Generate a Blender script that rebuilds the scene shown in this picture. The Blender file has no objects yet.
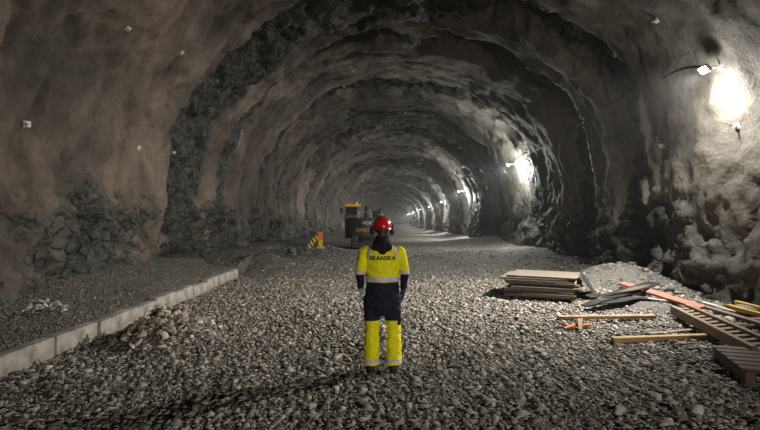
import bpy, bmesh, math, random
import numpy as np
from mathutils import Vector, Matrix, Euler
from mathutils.bvhtree import BVHTree

random.seed(7)
rng = np.random.default_rng(11)
SC = bpy.context.scene
COL = SC.collection
CAM_Z = 1.86
F = 507.0                      # focal length in pixels of the 760 px wide frame
PI = math.pi

# ------------------------------------------------------------------ helpers
def prop(o, label=None, cat=None, group=None, kind=None):
    if label: o['label'] = label
    if cat: o['category'] = cat
    if group: o['group'] = group
    if kind: o['kind'] = kind
    return o

def empty(name, loc=(0, 0, 0), rz=0.0, **k):
    o = bpy.data.objects.new(name, None)
    o.empty_display_size = 0.2
    COL.objects.link(o)
    o.location = loc
    o.rotation_euler = (0, 0, rz)
    return prop(o, **k)

def link_mesh(name, me, mats=(), parent=None, smooth=False, **k):
    o = bpy.data.objects.new(name, me)
    COL.objects.link(o)
    for m in (mats if isinstance(mats, (list, tuple)) else [mats]):
        me.materials.append(m)
    if smooth:
        me.polygons.foreach_set('use_smooth', [True] * len(me.polygons))
    if parent is not None: o.parent = parent
    return prop(o, **k)

def pydata(name, V, Fc, mats=(), parent=None, smooth=False, **k):
    me = bpy.data.meshes.new(name)
    me.from_pydata([tuple(v) for v in V], [], [tuple(f) for f in Fc])
    me.update()
    return link_mesh(name, me, mats, parent, smooth, **k)

def from_bm(name, bm, mats=(), parent=None, smooth=False, **k):
    me = bpy.data.meshes.new(name)
    bm.normal_update()
    bm.to_mesh(me); bm.free()
    return link_mesh(name, me, mats, parent, smooth, **k)

def bm_box(bm, c, s, rot=None, bevel=0.0, seg=1):
    g = bmesh.ops.create_cube(bm, size=1.0)
    vs = g['verts']
    M = Matrix.Translation(c) @ (rot.to_4x4() if rot is not None else Matrix.Identity(4)) @ Matrix.Diagonal((*s, 1))
    bmesh.ops.transform(bm, matrix=M, verts=vs)
    if bevel:
        es = list({e for v in vs for e in v.link_edges})
        bmesh.ops.bevel(bm, geom=es, offset=bevel, segments=seg, affect='EDGES', profile=0.5)

def bm_cyl(bm, p0, p1, r0, r1=None, n=16):
    p0, p1 = Vector(p0), Vector(p1)
    r1 = r0 if r1 is None else r1
    d = p1 - p0
    q = d.to_track_quat('Z', 'Y').to_matrix().to_4x4()
    M = Matrix.Translation((p0 + p1) / 2) @ q
    bmesh.ops.create_cone(bm, cap_ends=True, segments=n, radius1=r0, radius2=r1, depth=d.length, matrix=M)

def bm_prism(bm, prof, x0, x1, bevel=0.0):
    """profile of (y,z) points extruded along x"""
    a = [bm.verts.new((x0, y, z)) for y, z in prof]
    b = [bm.verts.new((x1, y, z)) for y, z in prof]
    n = len(prof)
    fs = [bm.faces.new(a), bm.faces.new(b[::-1])]
    for i in range(n):
        fs.append(bm.faces.new((a[i], b[i], b[(i + 1) % n], a[(i + 1) % n])))
    bmesh.ops.recalc_face_normals(bm, faces=fs)
    if bevel:
        es = list({e for f in fs for e in f.edges})
        bmesh.ops.bevel(bm, geom=es, offset=bevel, segments=2, affect='EDGES', profile=0.5)

def tube(points, radii, n=14, cap=True):
    """closed tube along a chain; a radius is a number or (rx, ry)"""
    P = [Vector(p) for p in points]
    V, Fc = [], []
    m = len(P)
    t0 = (P[1] - P[0]).normalized()
    ref = Vector((1, 0, 0)) if abs(t0.x) < 0.8 else Vector((0, 1, 0))
    for i, p in enumerate(P):
        t = (P[min(i + 1, m - 1)] - P[max(i - 1, 0)]).normalized()
        ax = (ref - t * ref.dot(t)).normalized()
        ay = t.cross(ax)
        ref = ax
        r = radii[i] if not isinstance(radii, (int, float)) else radii
        rx, ry = r if isinstance(r, (tuple, list)) else (r, r)
        for k in range(n):
            a = 2 * PI * k / n
            V.append(p + ax * (rx * math.cos(a)) + ay * (ry * math.sin(a)))
    for i in range(m - 1):
        for k in range(n):
            k2 = (k + 1) % n
            Fc.append((i * n + k, i * n + k2, (i + 1) * n + k2, (i + 1) * n + k))
    if cap:
        Fc.append(tuple(range(n))[::-1])
        Fc.append(tuple((m - 1) * n + k for k in range(n)))
    return V, Fc

def ball(c, r, seg=20, rings=12):
    rx, ry, rz = r if isinstance(r, (tuple, list)) else (r, r, r)
    V, Fc = [], []
    c = Vector(c)
    for i in range(1, rings):
        ph = PI * i / rings
        for k in range(seg):
            a = 2 * PI * k / seg
            V.append(c + Vector((rx * math.sin(ph) * math.cos(a), ry * math.sin(ph) * math.sin(a), rz * math.cos(ph))))
    top = len(V); V.append(c + Vector((0, 0, rz)))
    bot = len(V); V.append(c - Vector((0, 0, rz)))
    for i in range(rings - 2):
        for k in range(seg):
            k2 = (k + 1) % seg
            Fc.append((i * seg + k, (i + 1) * seg + k, (i + 1) * seg + k2, i * seg + k2))
    for k in range(seg):
        k2 = (k + 1) % seg
        Fc.append((top, k, k2))
        b = (rings - 2) * seg
        Fc.append((bot, b + k2, b + k))
    return V, Fc

def merge(parts):
    V, Fc = [], []
    for v, f in parts:
        o = len(V)
        V += [Vector(x) for x in v]
        Fc += [tuple(i + o for i in t) for t in f]
    return V, Fc

def melt(parts, voxel=0.012, smooth=6, fac=0.5):
    """union of closed pieces as one continuous skin -> mesh"""
    V, Fc = merge(parts)
    me = bpy.data.meshes.new('melt')
    me.from_pydata([tuple(v) for v in V], [], Fc)
    bm = bmesh.new(); bm.from_mesh(me)
    bmesh.ops.recalc_face_normals(bm, faces=bm.faces[:])
    bm.to_mesh(me); bm.free()
    o = bpy.data.objects.new('melt', me)
    COL.objects.link(o)
    r = o.modifiers.new('r', 'REMESH'); r.mode = 'VOXEL'; r.voxel_size = voxel; r.adaptivity = 0
    if smooth:
        s = o.modifiers.new('s', 'SMOOTH'); s.factor = fac; s.iterations = smooth
    dg = bpy.context.evaluated_depsgraph_get()
    out = bpy.data.meshes.new_from_object(o.evaluated_get(dg))
    bpy.data.objects.remove(o); bpy.data.meshes.remove(me)
    return out

# ------------------------------------------------------------------ noise
_perm = rng.permutation(1024)
_perm = np.concatenate([_perm, _perm, _perm])
_grad = rng.normal(size=(1024, 3)); _grad /= np.linalg.norm(_grad, axis=1)[:, None]
def perlin(x, y, z):
    x, y, z = np.broadcast_arrays(np.asarray(x, float), np.asarray(y, float), np.asarray(z, float))
    xi, yi, zi = np.floor(x).astype(int), np.floor(y).astype(int), np.floor(z).astype(int)
    xf, yf, zf_ = x - xi, y - yi, z - zi
    u, v, w = (t * t * t * (t * (t * 6 - 15) + 10) for t in (xf, yf, zf_))
    def g(dx, dy, dz):
        h = _perm[(_perm[(_perm[(xi + dx) & 1023] + yi + dy) & 1023] + zi + dz) & 1023]
        G = _grad[h]
        return G[..., 0] * (xf - dx) + G[..., 1] * (yf - dy) + G[..., 2] * (zf_ - dz)
    a = g(0, 0, 0) * (1 - u) + g(1, 0, 0) * u
    b = g(0, 1, 0) * (1 - u) + g(1, 1, 0) * u
    c = g(0, 0, 1) * (1 - u) + g(1, 0, 1) * u
    d = g(0, 1, 1) * (1 - u) + g(1, 1, 1) * u
    return ((a * (1 - v) + b * v) * (1 - w) + (c * (1 - v) + d * v) * w) * 1.6
def fbm(x, y, z, octv=4, gain=0.5):
    s, a, f = 0, 1.0, 1.0
    for _ in range(octv):
        s = s + a * perlin(x * f + 17.3 * f, y * f + 5.1, z * f + 9.7)
        a *= gain; f *= 2.03
    return s
def ridge(x, y, z, octv=4):
    s, a, f = 0, 1.0, 1.0
    for _ in range(octv):
        s = s + a * (1 - 2 * np.abs(perlin(x * f, y * f + 3.3 * f, z * f)))
        a *= 0.5; f *= 2.1
    return s
def cells(x, y, z):
    """blocky broken-rock noise: random height per voronoi cell, slanted facets"""
    x, y, z = np.broadcast_arrays(x, y, z)
    xi, yi, zi = np.floor(x).astype(int), np.floor(y).astype(int), np.floor(z).astype(int)
    best = np.full(x.shape, 1e9); val = np.zeros(x.shape)
    for dx in (-1, 0, 1):
        for dy in (-1, 0, 1):
            for dz in (-1, 0, 1):
                h = _perm[(_perm[(_perm[(xi + dx) & 1023] + yi + dy) & 1023] + zi + dz) & 1023]
                G = _grad[h]
                px_, py_, pz_ = xi + dx + .5 + .45 * G[..., 0], yi + dy + .5 + .45 * G[..., 1], zi + dz + .5 + .45 * G[..., 2]
                rx, ry, rz = x - px_, y - py_, z - pz_
                d = rx * rx + ry * ry + rz * rz
                Gs = _grad[(h + 77) & 1023]
                hv = (h % 97) / 97.0 - .5 + .9 * (rx * Gs[..., 0] + ry * Gs[..., 1] + rz * Gs[..., 2])
                m = d < best
                best = np.where(m, d, best); val = np.where(m, hv, val)
    return val
def sstep(a, b, x):
    t = np.clip((x - a) / (b - a), 0, 1)
    return t * t * (3 - 2 * t)

# ------------------------------------------------------------------ materials
def new_mat(name):
    m = bpy.data.materials.new(name); m.use_nodes = True
    nt = m.node_tree
    return m, nt, nt.nodes['Principled BSDF']
def nd(nt, t, **kw):
    n = nt.nodes.new(t)
    for k, v in kw.items():
        if k in n.inputs: n.inputs[k].default_value = v
        else: setattr(n, k, v)
    return n
def noise(nt, scale, detail=4.0, rough=0.6, vec=None, dist=0.0):
    n = nd(nt, 'ShaderNodeTexNoise', Scale=scale, Detail=detail, Roughness=rough, Distortion=dist)
    if vec is None: vec = nd(nt, 'ShaderNodeTexCoord').outputs['Object']
    nt.links.new(vec, n.inputs['Vector'])
    return n.outputs['Fac']
def ramp(nt, fac, stops):
    r = nt.nodes.new('ShaderNodeValToRGB')
    el = r.color_ramp.elements
    while len(el) < len(stops): el.new(0.5)
    for e, (p, c) in zip(el, stops):
        e.position = p; e.color = (*c, 1) if len(c) == 3 else c
    nt.links.new(fac, r.inputs['Fac'])
    return r.outputs['Color']
def mixc(nt, fac, a, b, blend='MIX'):
    n = nt.nodes.new('ShaderNodeMix'); n.data_type = 'RGBA'; n.blend_type = blend
    def put(s, v):
        if isinstance(v, bpy.types.NodeSocket): nt.links.new(v, s)
        elif isinstance(v, (int, float)): s.default_value = v
        else: s.default_value = (*v, 1)
    put(n.inputs[0], fac); put(n.inputs[6], a); put(n.inputs[7], b)
    return n.outputs[2]
def mth(nt, op, a, b=0.0, c=None, clamp=False):
    n = nt.nodes.new('ShaderNodeMath'); n.operation = op; n.use_clamp = clamp
    for s, v in zip(n.inputs, (a, b) if c is None else (a, b, c)):
        if isinstance(v, bpy.types.NodeSocket): nt.links.new(v, s)
        else: s.default_value = v
    return n.outputs[0]
def bump(nt, height, strength, dist, prev=None):
    b = nd(nt, 'ShaderNodeBump', Strength=strength, Distance=dist)
    nt.links.new(height, b.inputs['Height'])
    if prev is not None: nt.links.new(prev, b.inputs['Normal'])
    return b.outputs['Normal']

def simple(name, col, rough=0.6, metal=0.0, var=0.25, scale=12.0, bmp=0.0, spec=0.5):
    m, nt, bs = new_mat(name)
    f = noise(nt, scale, 5)
    lo = tuple(c * (1 - var) for c in col); hi = tuple(min(1, c * (1 + var)) for c in col)
    nt.links.new(ramp(nt, f, [(0.3, lo), (0.7, hi)]), bs.inputs['Base Color'])
    bs.inputs['Roughness'].default_value = rough
    bs.inputs['Metallic'].default_value = metal
    bs.inputs['Specular IOR Level'].default_value = spec
    if bmp: nt.links.new(bump(nt, noise(nt, scale * 4, 4), bmp, 0.01), bs.inputs['Normal'])
    return m

def wood(name, col, grain=1.0, rough=0.7):
    m, nt, bs = new_mat(name)
    tc = nd(nt, 'ShaderNodeTexCoord')
    mp = nd(nt, 'ShaderNodeMapping'); mp.inputs['Scale'].default_value = (1.2, 22, 22)
    nt.links.new(tc.outputs['Object'], mp.inputs['Vector'])
    f = noise(nt, 2.0, 5, 0.65, mp.outputs['Vector'], 0.4)
    g = noise(nt, 3.0, 4)
    lo = tuple(c * (1 - .45 * grain) for c in col)
    c = ramp(nt, f, [(0.3, lo), (0.65, col)])
    c = mixc(nt, mth(nt, 'MULTIPLY', g, 0.55), c, tuple(x * .45 for x in col))
    nt.links.new(c, bs.inputs['Base Color'])
    bs.inputs['Roughness'].default_value = rough
    nt.links.new(bump(nt, f, 0.35, 0.004), bs.inputs['Normal'])
    return m

def rock_wall(name):
    m, nt, bs = new_mat(name)
    tc = nd(nt, 'ShaderNodeTexCoord'); P = tc.outputs['Object']
    sep = nd(nt, 'ShaderNodeSeparateXYZ'); nt.links.new(P, sep.inputs[0])
    big = noise(nt, 0.35, 5, 0.6, P, 0.6)
    mid = noise(nt, 1.6, 7, 0.65, P, 0.25)
    vo = nd(nt, 'ShaderNodeTexVoronoi', Scale=2.6); vo.feature = 'DISTANCE_TO_EDGE'
    wn = nd(nt, 'ShaderNodeTexNoise', Scale=1.1, Detail=5.0); nt.links.new(P, wn.inputs['Vector'])
    wp = mixc(nt, .9, P, wn.outputs['Color'], 'ADD'); nt.links.new(wp, vo.inputs['Vector'])
    crack = ramp(nt, vo.outputs['Distance'], [(0.0, (0, 0, 0)), (0.10, (1, 1, 1))])
    fine = noise(nt, 9.0, 6, 0.7, P)
    grit = noise(nt, 38.0, 3, 0.7, P)
    # sprayed concrete, warm grey, cloudy
    sc = ramp(nt, big, [(0.34, (0.062, 0.056, 0.049)), (0.50, (0.165, 0.14, 0.119)), (0.66, (0.29, 0.25, 0.215))])
    sc = mixc(nt, mth(nt, 'MULTIPLY', ramp(nt, mid, [(0.4, (0, 0, 0)), (0.75, (1, 1, 1))]), 0.5), sc, (0.26, 0.23, 0.20))
    sc = mixc(nt, ramp(nt, mid, [(0.26, (0.75,) * 3), (0.40, (0, 0, 0))]), sc, (0.07, 0.066, 0.058))
    dark_blotch = noise(nt, 0.17, 4, 0.6, P, 0.5)  # broad noise that darkens large patches of the concrete
    sc = mixc(nt, ramp(nt, dark_blotch, [(0.44, (.62,) * 3), (0.54, (0, 0, 0))]), sc, (0.050, 0.047, 0.041))
    lf = nd(nt, 'ShaderNodeMapRange'); nt.links.new(sep.outputs['X'], lf.inputs['Value'])
    lf.inputs['From Min'].default_value = 3.0; lf.inputs['From Max'].default_value = -5.5
    sc = mixc(nt, lf.outputs['Result'], mixc(nt, 1.0, sc, (.92, .98, .97), 'MULTIPLY'), mixc(nt, 1.0, sc, (1.05, .95, .87), 'MULTIPLY'))
    # unsprayed rock, dark greenish grey, also the painted shade of the hollows
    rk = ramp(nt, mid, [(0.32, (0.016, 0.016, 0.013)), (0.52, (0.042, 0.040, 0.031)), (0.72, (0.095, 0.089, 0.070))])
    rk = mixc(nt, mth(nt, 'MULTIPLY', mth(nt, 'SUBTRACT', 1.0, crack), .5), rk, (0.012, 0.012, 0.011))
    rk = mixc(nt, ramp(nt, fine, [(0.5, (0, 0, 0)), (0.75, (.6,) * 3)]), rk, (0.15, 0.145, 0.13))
    at = nd(nt, 'ShaderNodeAttribute', attribute_name='bare_and_shade')
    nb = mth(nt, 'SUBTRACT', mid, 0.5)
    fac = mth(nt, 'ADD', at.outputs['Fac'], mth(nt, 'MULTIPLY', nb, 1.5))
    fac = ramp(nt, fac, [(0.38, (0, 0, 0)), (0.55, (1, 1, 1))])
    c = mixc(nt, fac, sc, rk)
    c = mixc(nt, 0.5, c, ramp(nt, fine, [(0.3, (.45,) * 3), (0.6, (1, 1, 1)), (0.8, (1.3,) * 3)]), 'MULTIPLY')
    nt.links.new(c, bs.inputs['Base Color'])
    r = mixc(nt, fac, (0.82,) * 3, (0.55,) * 3)
    nt.links.new(r, bs.inputs['Roughness'])
    bs.inputs['Specular IOR Level'].default_value = 0.4
    c2 = mixc(nt, fac, (1, 1, 1), crack)
    n0 = bump(nt, c2, 0.7, 0.06)
    n1 = bump(nt, mid, 0.7, 0.14, n0)
    n2 = bump(nt, fine, 0.65, 0.045, n1)
    n3 = bump(nt, grit, 0.5, 0.012, n2)
    nt.links.new(n3, bs.inputs['Normal'])
    return m

def dirt(name, col=(0.17, 0.155, 0.13), sc=14.0):
    m, nt, bs = new_mat(name)
    P = nd(nt, 'ShaderNodeTexCoord').outputs['Object']
    f1 = noise(nt, 0.6, 5, 0.6, P); f2 = noise(nt, sc, 6, 0.75, P)
    vo = nd(nt, 'ShaderNodeTexVoronoi', Scale=sc * 1.7); nt.links.new(P, vo.inputs['Vector'])
    c = ramp(nt, f1, [(0.3, tuple(x * .72 for x in col)), (0.7, tuple(x * 1.25 for x in col))])
    c = mixc(nt, 0.7, c, ramp(nt, f2, [(0.3, (.5,) * 3), (0.7, (1.35,) * 3)]), 'MULTIPLY')
    c = mixc(nt, 0.55, c, mixc(nt, 0.85, (1, 1, 1), vo.outputs['Color']), 'MULTIPLY')
    nt.links.new(c, bs.inputs['Base Color'])
    bs.inputs['Roughness'].default_value = 0.9
    n1 = bump(nt, vo.outputs['Distance'], 0.9, 0.035)
    nt.links.new(bump(nt, f2, 0.8, 0.03, n1), bs.inputs['Normal'])
    return m

def stone_mat(name, lo, hi):
    m, nt, bs = new_mat(name)
    at = nd(nt, 'ShaderNodeAttribute', attribute_name='tint')
    c = ramp(nt, at.outputs['Fac'], [(0.0, lo), (0.75, hi), (1.0, tuple(min(1, x * 1.5) for x in hi))])
    f = noise(nt, 30.0, 4)
    c = mixc(nt, 0.6, c, ramp(nt, f, [(0.3, (.6,) * 3), (0.7, (1.25,) * 3)]), 'MULTIPLY')
    nt.links.new(c, bs.inputs['Base Color'])
    bs.inputs['Roughness'].default_value = 0.75
    nt.links.new(bump(nt, f, 0.4, 0.01), bs.inputs['Normal'])
    return m

def emit(name, col, s):
    m, nt, bs = new_mat(name)
    bs.inputs['Base Color'].default_value = (*col, 1)
    bs.inputs['Emission Color'].default_value = (*col, 1)
    bs.inputs['Emission Strength'].default_value = s
    f = noise(nt, 20, 2)
    nt.links.new(mth(nt, 'MULTIPLY_ADD', f, 0.1, 0.25), bs.inputs['Roughness'])
    return m

M_WALL = rock_wall('rock and sprayed concrete')
M_FLOOR = dirt('crushed stone ground')
M_BANK = dirt('fine bank gravel', (0.15, 0.14, 0.12), 22)
M_HEAP = dirt('fine grey gravel', (0.20, 0.19, 0.17), 30)
M_STONE = stone_mat('crushed stone', (0.062, 0.054, 0.045), (0.37, 0.335, 0.285))
M_ROCK = stone_mat('broken rock', (0.15, 0.13, 0.11), (0.40, 0.35, 0.29))
M_PALE = stone_mat('pale rock', (0.26, 0.25, 0.23), (0.46, 0.44, 0.40))
M_KERB = simple('cast concrete', (0.27, 0.245, 0.21), 0.9, 0, 0.55, 4, 0.6)
M_PLY = wood('weathered plywood', (0.19, 0.155, 0.115), 0.7)
M_PLYD = wood('dark plywood', (0.10, 0.075, 0.055), 0.7)
M_PINE = wood('yellow pine', (0.56, 0.37, 0.16), 0.6)
M_TAN = wood('tan board', (0.40, 0.26, 0.135), 0.6)
M_RAIL = wood('brown ladder timber', (0.27, 0.19, 0.115), 0.6)
M_RED = wood('red painted plank', (0.44, 0.15, 0.105), 0.4)
M_PINK = wood('pinkish plank', (0.36, 0.24, 0.20), 0.5)
M_WHITE = wood('pale plank', (0.52, 0.47, 0.40), 0.5)
M_BROWN = wood('dark brown timber', (0.115, 0.070, 0.045), 0.6)
M_GREYW = wood('grey brown timber', (0.21, 0.165, 0.13), 0.6)
M_YELW = wood('yellow formwork beam', (0.62, 0.40, 0.07), 0.4)
M_BLACKP = simple('black sheet', (0.022, 0.020, 0.019), 0.5, 0, 0.4, 8)
M_ORANGEW = wood('orange splintered wood', (0.52, 0.21, 0.06), 0.6)
M_STEEL = simple('galvanised steel', (0.55, 0.55, 0.53), 0.4, 0.6, 0.2, 20)
M_BLACK = simple('black rubber', (0.018, 0.018, 0.018), 0.7, 0, 0.3, 10)
M_LENS = emit('lamp lens', (1.0, 0.98, 0.92), 60.0)

# ------------------------------------------------------------------ the ground heights
_zy = [-60, 28, 45, 67, 87, 114, 127, 200, 340]
_zz = [0, 0.0, -0.36, -0.76, -1.06, -1.5, -1.65, -2.4, -3.6]
_cy = [-60, 12, 20, 32, 45, 67, 87, 120, 200, 250, 300, 340]
_cc = [0, 0, 0.1, 0.45, 1.0, 1.8, 2.15, 2.6, 4.6, 9.0, 18.0, 31.0]
def centre(s): return np.interp(s, _cy, _cc)
def hump(x, y, cx, cy, sx, sy, h): return h * np.exp(-((x - cx) / sx) ** 2 - ((y - cy) / sy) ** 2)
KERB_X = -4.22
def base_z(x, y):
    x = np.asarray(x, float); y = np.asarray(y, float)
    z = np.interp(y, _zy, _zz)
    z = z + 0.045 * perlin(x * .55, y * .45, 3.1) + 0.02 * perlin(x * 1.7, y * 1.7, 8.0)
    near = 1 - sstep(15.5, 18.5, y)
    bank = sstep(KERB_X - .10, KERB_X - .22, x) * (0.25 + 0.05 * np.clip(KERB_X - x, 0, 4)) + 0.10 * sstep(-5.6, -7.0, x)
    z = z + bank * near + (1 - near) * 0.35 * sstep(-4.6, -6.6, x - centre(y))
    # undulating spoil left across the carriageway further in
    z = z + hump(x, y, 4.4, 21.5, 3.0, 1.7, 0.34) + hump(x, y, 6.0, 33, 3.0, 2.5, 0.42) + hump(x, y, 1.5, 52, 4, 3, .35)
    z = z + hump(x, y, -3.2, 7.6, .50, .66, .38)
    z = z + 0.30 * sstep(5.2, 7.2, x - centre(y)) * sstep(9, 13, y)
    return z
HEAPS = {
    'right': lambda x, y: hump(x, y, 5.9, 13.1, .95, 1.2, 0.50) + hump(x, y, 5.35, 10.2, 0.7, 1.1, 0.16),
    'left': lambda x, y: hump(x, y, -4.05, 17.6, 0.95, 1.0, 0.50) + hump(x, y, -4.9, 19.3, 1.0, 1.0, .35),
    'rubble': lambda x, y: hump(x, y, -3.9, 23.4, 1.5, 1.0, 0.34) + hump(x, y, -2.6, 24.6, 0.8, 1.0, .28),
}
def ground(x, y):
    z = base_z(x, y)
    return z + sum(h(np.asarray(x, float), np.asarray(y, float)) for h in HEAPS.values())
def gz(x, y): return float(ground(x, y))
def at_px(px, py, z=0.0):
    d = (CAM_Z - z) * F / (py - 215.0)
    return Vector(((px - 380) / F * d, d, z))
def on_ground(px, py):
    z = 0.0
    for _ in range(12):
        p = at_px(px, py, z); z = .5 * z + .5 * gz(p.x, p.y)
    return at_px(px, py, z)

# ------------------------------------------------------------------ tunnel shell
NT = 330
def profile(n):
    a, b, zs, foot = 7.0, 6.0, 2.6, -4.2
    L, pts = [], []
    m = 4000
    for i in range(m + 1):
        t = i / m
        if t < .22: p = (-a, foot + (zs - foot) * t / .22)
        elif t > .78: p = (a, foot + (zs - foot) * (1 - t) / .22)
        else:
            an = PI - PI * (t - .22) / .56
            p = (a * math.cos(an), zs + b * math.sin(an))
        pts.append(p)
    pts = np.array(pts)
    ds = np.r_[0, np.cumsum(np.hypot(*np.diff(pts, axis=0).T))]
    q = np.linspace(0, ds[-1], n)
    P = np.c_[np.interp(q, ds, pts[:, 0]), np.interp(q, ds, pts[:, 1])]
    T = np.gradient(P, axis=0); T /= np.linalg.norm(T, axis=1)[:, None]
    N = np.c_[-T[:, 1], T[:, 0]]         # outward
    return P, N
PROF, PNORM = profile(NT)
S = np.r_[np.arange(-45, -8, 1.0), np.arange(-8, 6, .25), np.arange(6, 34, .085), np.arange(34, 70, .2), np.arange(70, 130, .5), np.arange(130, 331, 1.5)]
#        left  right  height  length of the flare
EDGES = [(16.6, 12.7, 1.25, 1.25, 5.9, 1.9), (21.9, 16.3, .55, 1.45, 1.5, 2.8), (27.4, 22.8, .95, .6, 3.4, 3.0)]
_s = 32.5
while _s < 335:
    _a = rng.uniform(.5, 1.0)
    EDGES.append((_s + rng.uniform(-.4, .4), _s - 2.2 + rng.uniform(-.6, .6), _a, _a, 3.8, 3.6))
    _s += rng.uniform(4.4, 5.6)
SS, UU = np.meshgrid(S, PROF[:, 0], indexing='ij')
ZZ = np.broadcast_to(PROF[:, 1], SS.shape)
fr = (UU + 7) / 14.0
wob = 0.55 * perlin(UU * .35, ZZ * .35, SS * .05 + 2.0) + .28 * perlin(UU * 1.1, ZZ * 1.1, SS * .1)
D = np.zeros_like(SS); FR = np.zeros_like(SS)
for (l, r, Al, Ar, lnl, lnr) in EDGES:
    A = Al + (Ar - Al) * sstep(.4, .85, fr)
    ln = lnl + (lnr - lnl) * sstep(.45, .9, fr)
    s0 = l + (r - l) * fr + wob
    d = SS - s0
    Am = A * (0.75 + .5 * perlin(UU * .3 + l, ZZ * .3, l * .7))
    Dk = np.where(d > 0, np.clip(1 - d / ln, 0, 1) ** 0.8 * sstep(0, .28, d), 0)
    D = np.maximum(D, Am * Dk)
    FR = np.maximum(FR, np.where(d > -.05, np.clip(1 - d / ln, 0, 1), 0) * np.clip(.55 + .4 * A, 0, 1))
recess = D.copy()

zrel = ZZ - np.interp(SS, _zy, _zz)
low = 1 - sstep(1.2, 3.2, zrel + .9 * perlin(SS * .35, UU * .3, 1.7))
D = D + 0.26 * fbm(UU * .28, SS * .24, ZZ * .28, 3) + 0.09 * fbm(UU * .9, SS * .9, ZZ * .9, 4)
rough = np.where((UU > 0) & (SS < 12), .6, 1) * np.clip(low * 0.9 + .15 + 0.9 * sstep(.12, .5, recess) * .5, 0, 1.2)
# elongated overbreak gouges running with the rounds
g = ridge(UU * .33 + 4, SS * .8, ZZ * .33, 3)
D = D + 0.20 * sstep(.95, 1.5, g) * (1 - .9 * ((UU > 0) & (SS < 12)))
D = D + rough * (0.24 * cells(UU * .95, SS * .8, ZZ * .8 + .3 * SS) + 0.17 * cells(UU * 2.4, SS * 2.2, ZZ * 2.4))
rough = rough * np.where(UU > 0, .55 + .45 * sstep(11, 13, SS), 1)
D = D + 0.030 * fbm(UU * 3.2, SS * 3.2, ZZ * 3.2, 3) + np.clip(rough, 0, 1) * .07 * cells(UU * 5, SS * 4.6, ZZ * 5)
# bedrock toe standing out of the right-hand wall beside the timber
toe = np.where(UU > 0, sstep(2.3, 0.0, ZZ) * sstep(6.0, 8.2, SS) * (1 - sstep(11.4, 13.2, SS)), 0)
D = D - .22 * toe + toe * (.15 * cells(UU * 1.6, SS * 1.1, ZZ * 3.2) + .15 * cells(UU * 3.5, SS * 2.4, ZZ * 6) + .08 * cells(UU * 7, SS * 5, ZZ * 9))
D = D - np.where(UU < 0, .55 * low * sstep(10.8, 8.6, SS) * sstep(-9, -6, SS), 0)
# rough rock knuckles on the right between the two hollows
kn = np.where(UU > 0, sstep(3.3, 1.8, ZZ) * sstep(12.6, 13.4, SS) * (1 - sstep(15.4, 16.6, SS)), 0)
D = D + kn * (.24 * cells(UU * 1.5, SS * 1.5, ZZ * 1.5) + .17 * cells(UU * 3.6, SS * 3.6, ZZ * 3.6) - .15)
D = np.where((UU > 0) & (SS < 15) & (ZZ < 1.2), np.maximum(D, -.22 - .5 * sstep(.5, 1.2, ZZ)), D)
X = UU + PNORM[None, :, 0] * D + centre(SS)
Z = np.interp(SS, _zy, _zz) + ZZ + PNORM[None, :, 1] * D
bare_and_shade = np.clip(0.95 * sstep(.24, .42, FR + .14 * perlin(UU * .5, SS * .5, ZZ * .5)) + (0.50 + .35 * perlin(SS * .3, UU * .3, ZZ * .25 + 4)) * low * (1 - .75 * toe) + .10, 0, 1)  # unsprayed rock low down and in hollows; hollow shade is painted in too
bare_and_shade = np.where((UU > 0) & (SS < 11.5) & (ZZ > 1.2), bare_and_shade * .4, bare_and_shade)
PTS = np.stack([X, SS, Z], -1)

def grid_mesh(name, P, mat, attr=None, **k):
    n, m = P.shape[:2]
    me = bpy.data.meshes.new(name)
    idx = np.arange(n * m).reshape(n, m)
    q = np.stack([idx[:-1, :-1], idx[:-1, 1:], idx[1:, 1:], idx[1:, :-1]], -1).reshape(-1, 4)
    me.vertices.add(n * m); me.vertices.foreach_set('co', P.reshape(-1).astype(np.float32))
    me.loops.add(q.size); me.loops.foreach_set('vertex_index', q.reshape(-1).astype(np.int32))
    me.polygons.add(len(q)); me.polygons.foreach_set('loop_start', np.arange(0, q.size, 4, dtype=np.int32))
    me.update(calc_edges=True)
    me.polygons.foreach_set('use_smooth', np.ones(len(q), bool))
    if attr:
        for an, av in attr.items():
            a = me.attributes.new(an, 'FLOAT', 'POINT'); a.data.foreach_set('value', av.reshape(-1).astype(np.float32))
    return link_mesh(name, me, mat, **k)

iL, iR = int(NT * .385), int(NT * .615)
wl = grid_mesh('wall_left', PTS[:, :iL + 1], M_WALL, {'bare_and_shade': bare_and_shade[:, :iL + 1]}, kind='structure')
cl = grid_mesh('ceiling', PTS[:, iL:iR + 1], M_WALL, {'bare_and_shade': bare_and_shade[:, iL:iR + 1]}, kind='structure')
wr = grid_mesh('wall_right', PTS[:, iR:], M_WALL, {'bare_and_shade': bare_and_shade[:, iR:]}, kind='structure')
def end_wall(name, k, sgn):
    n = 40
    ring = PTS[k]
    c = np.array([ring[:, 0].mean(), ring[0, 1], 3.0])
    t = np.linspace(0, 1, n)[:, None, None]
    P = c + (ring[None] - c) * t
    P[..., 1] += sgn * (1 - t[..., 0]) * (1.5 + fbm(P[..., 0] * .5, P[..., 2] * .5, 4.0, 3))
    grid_mesh(name, P, M_WALL, {'bare_and_shade': np.full(P.shape[:2], .6)}, kind='structure')
end_wall('wall_back', -1, 1)
end_wall('wall_front', 0, -1)

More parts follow.
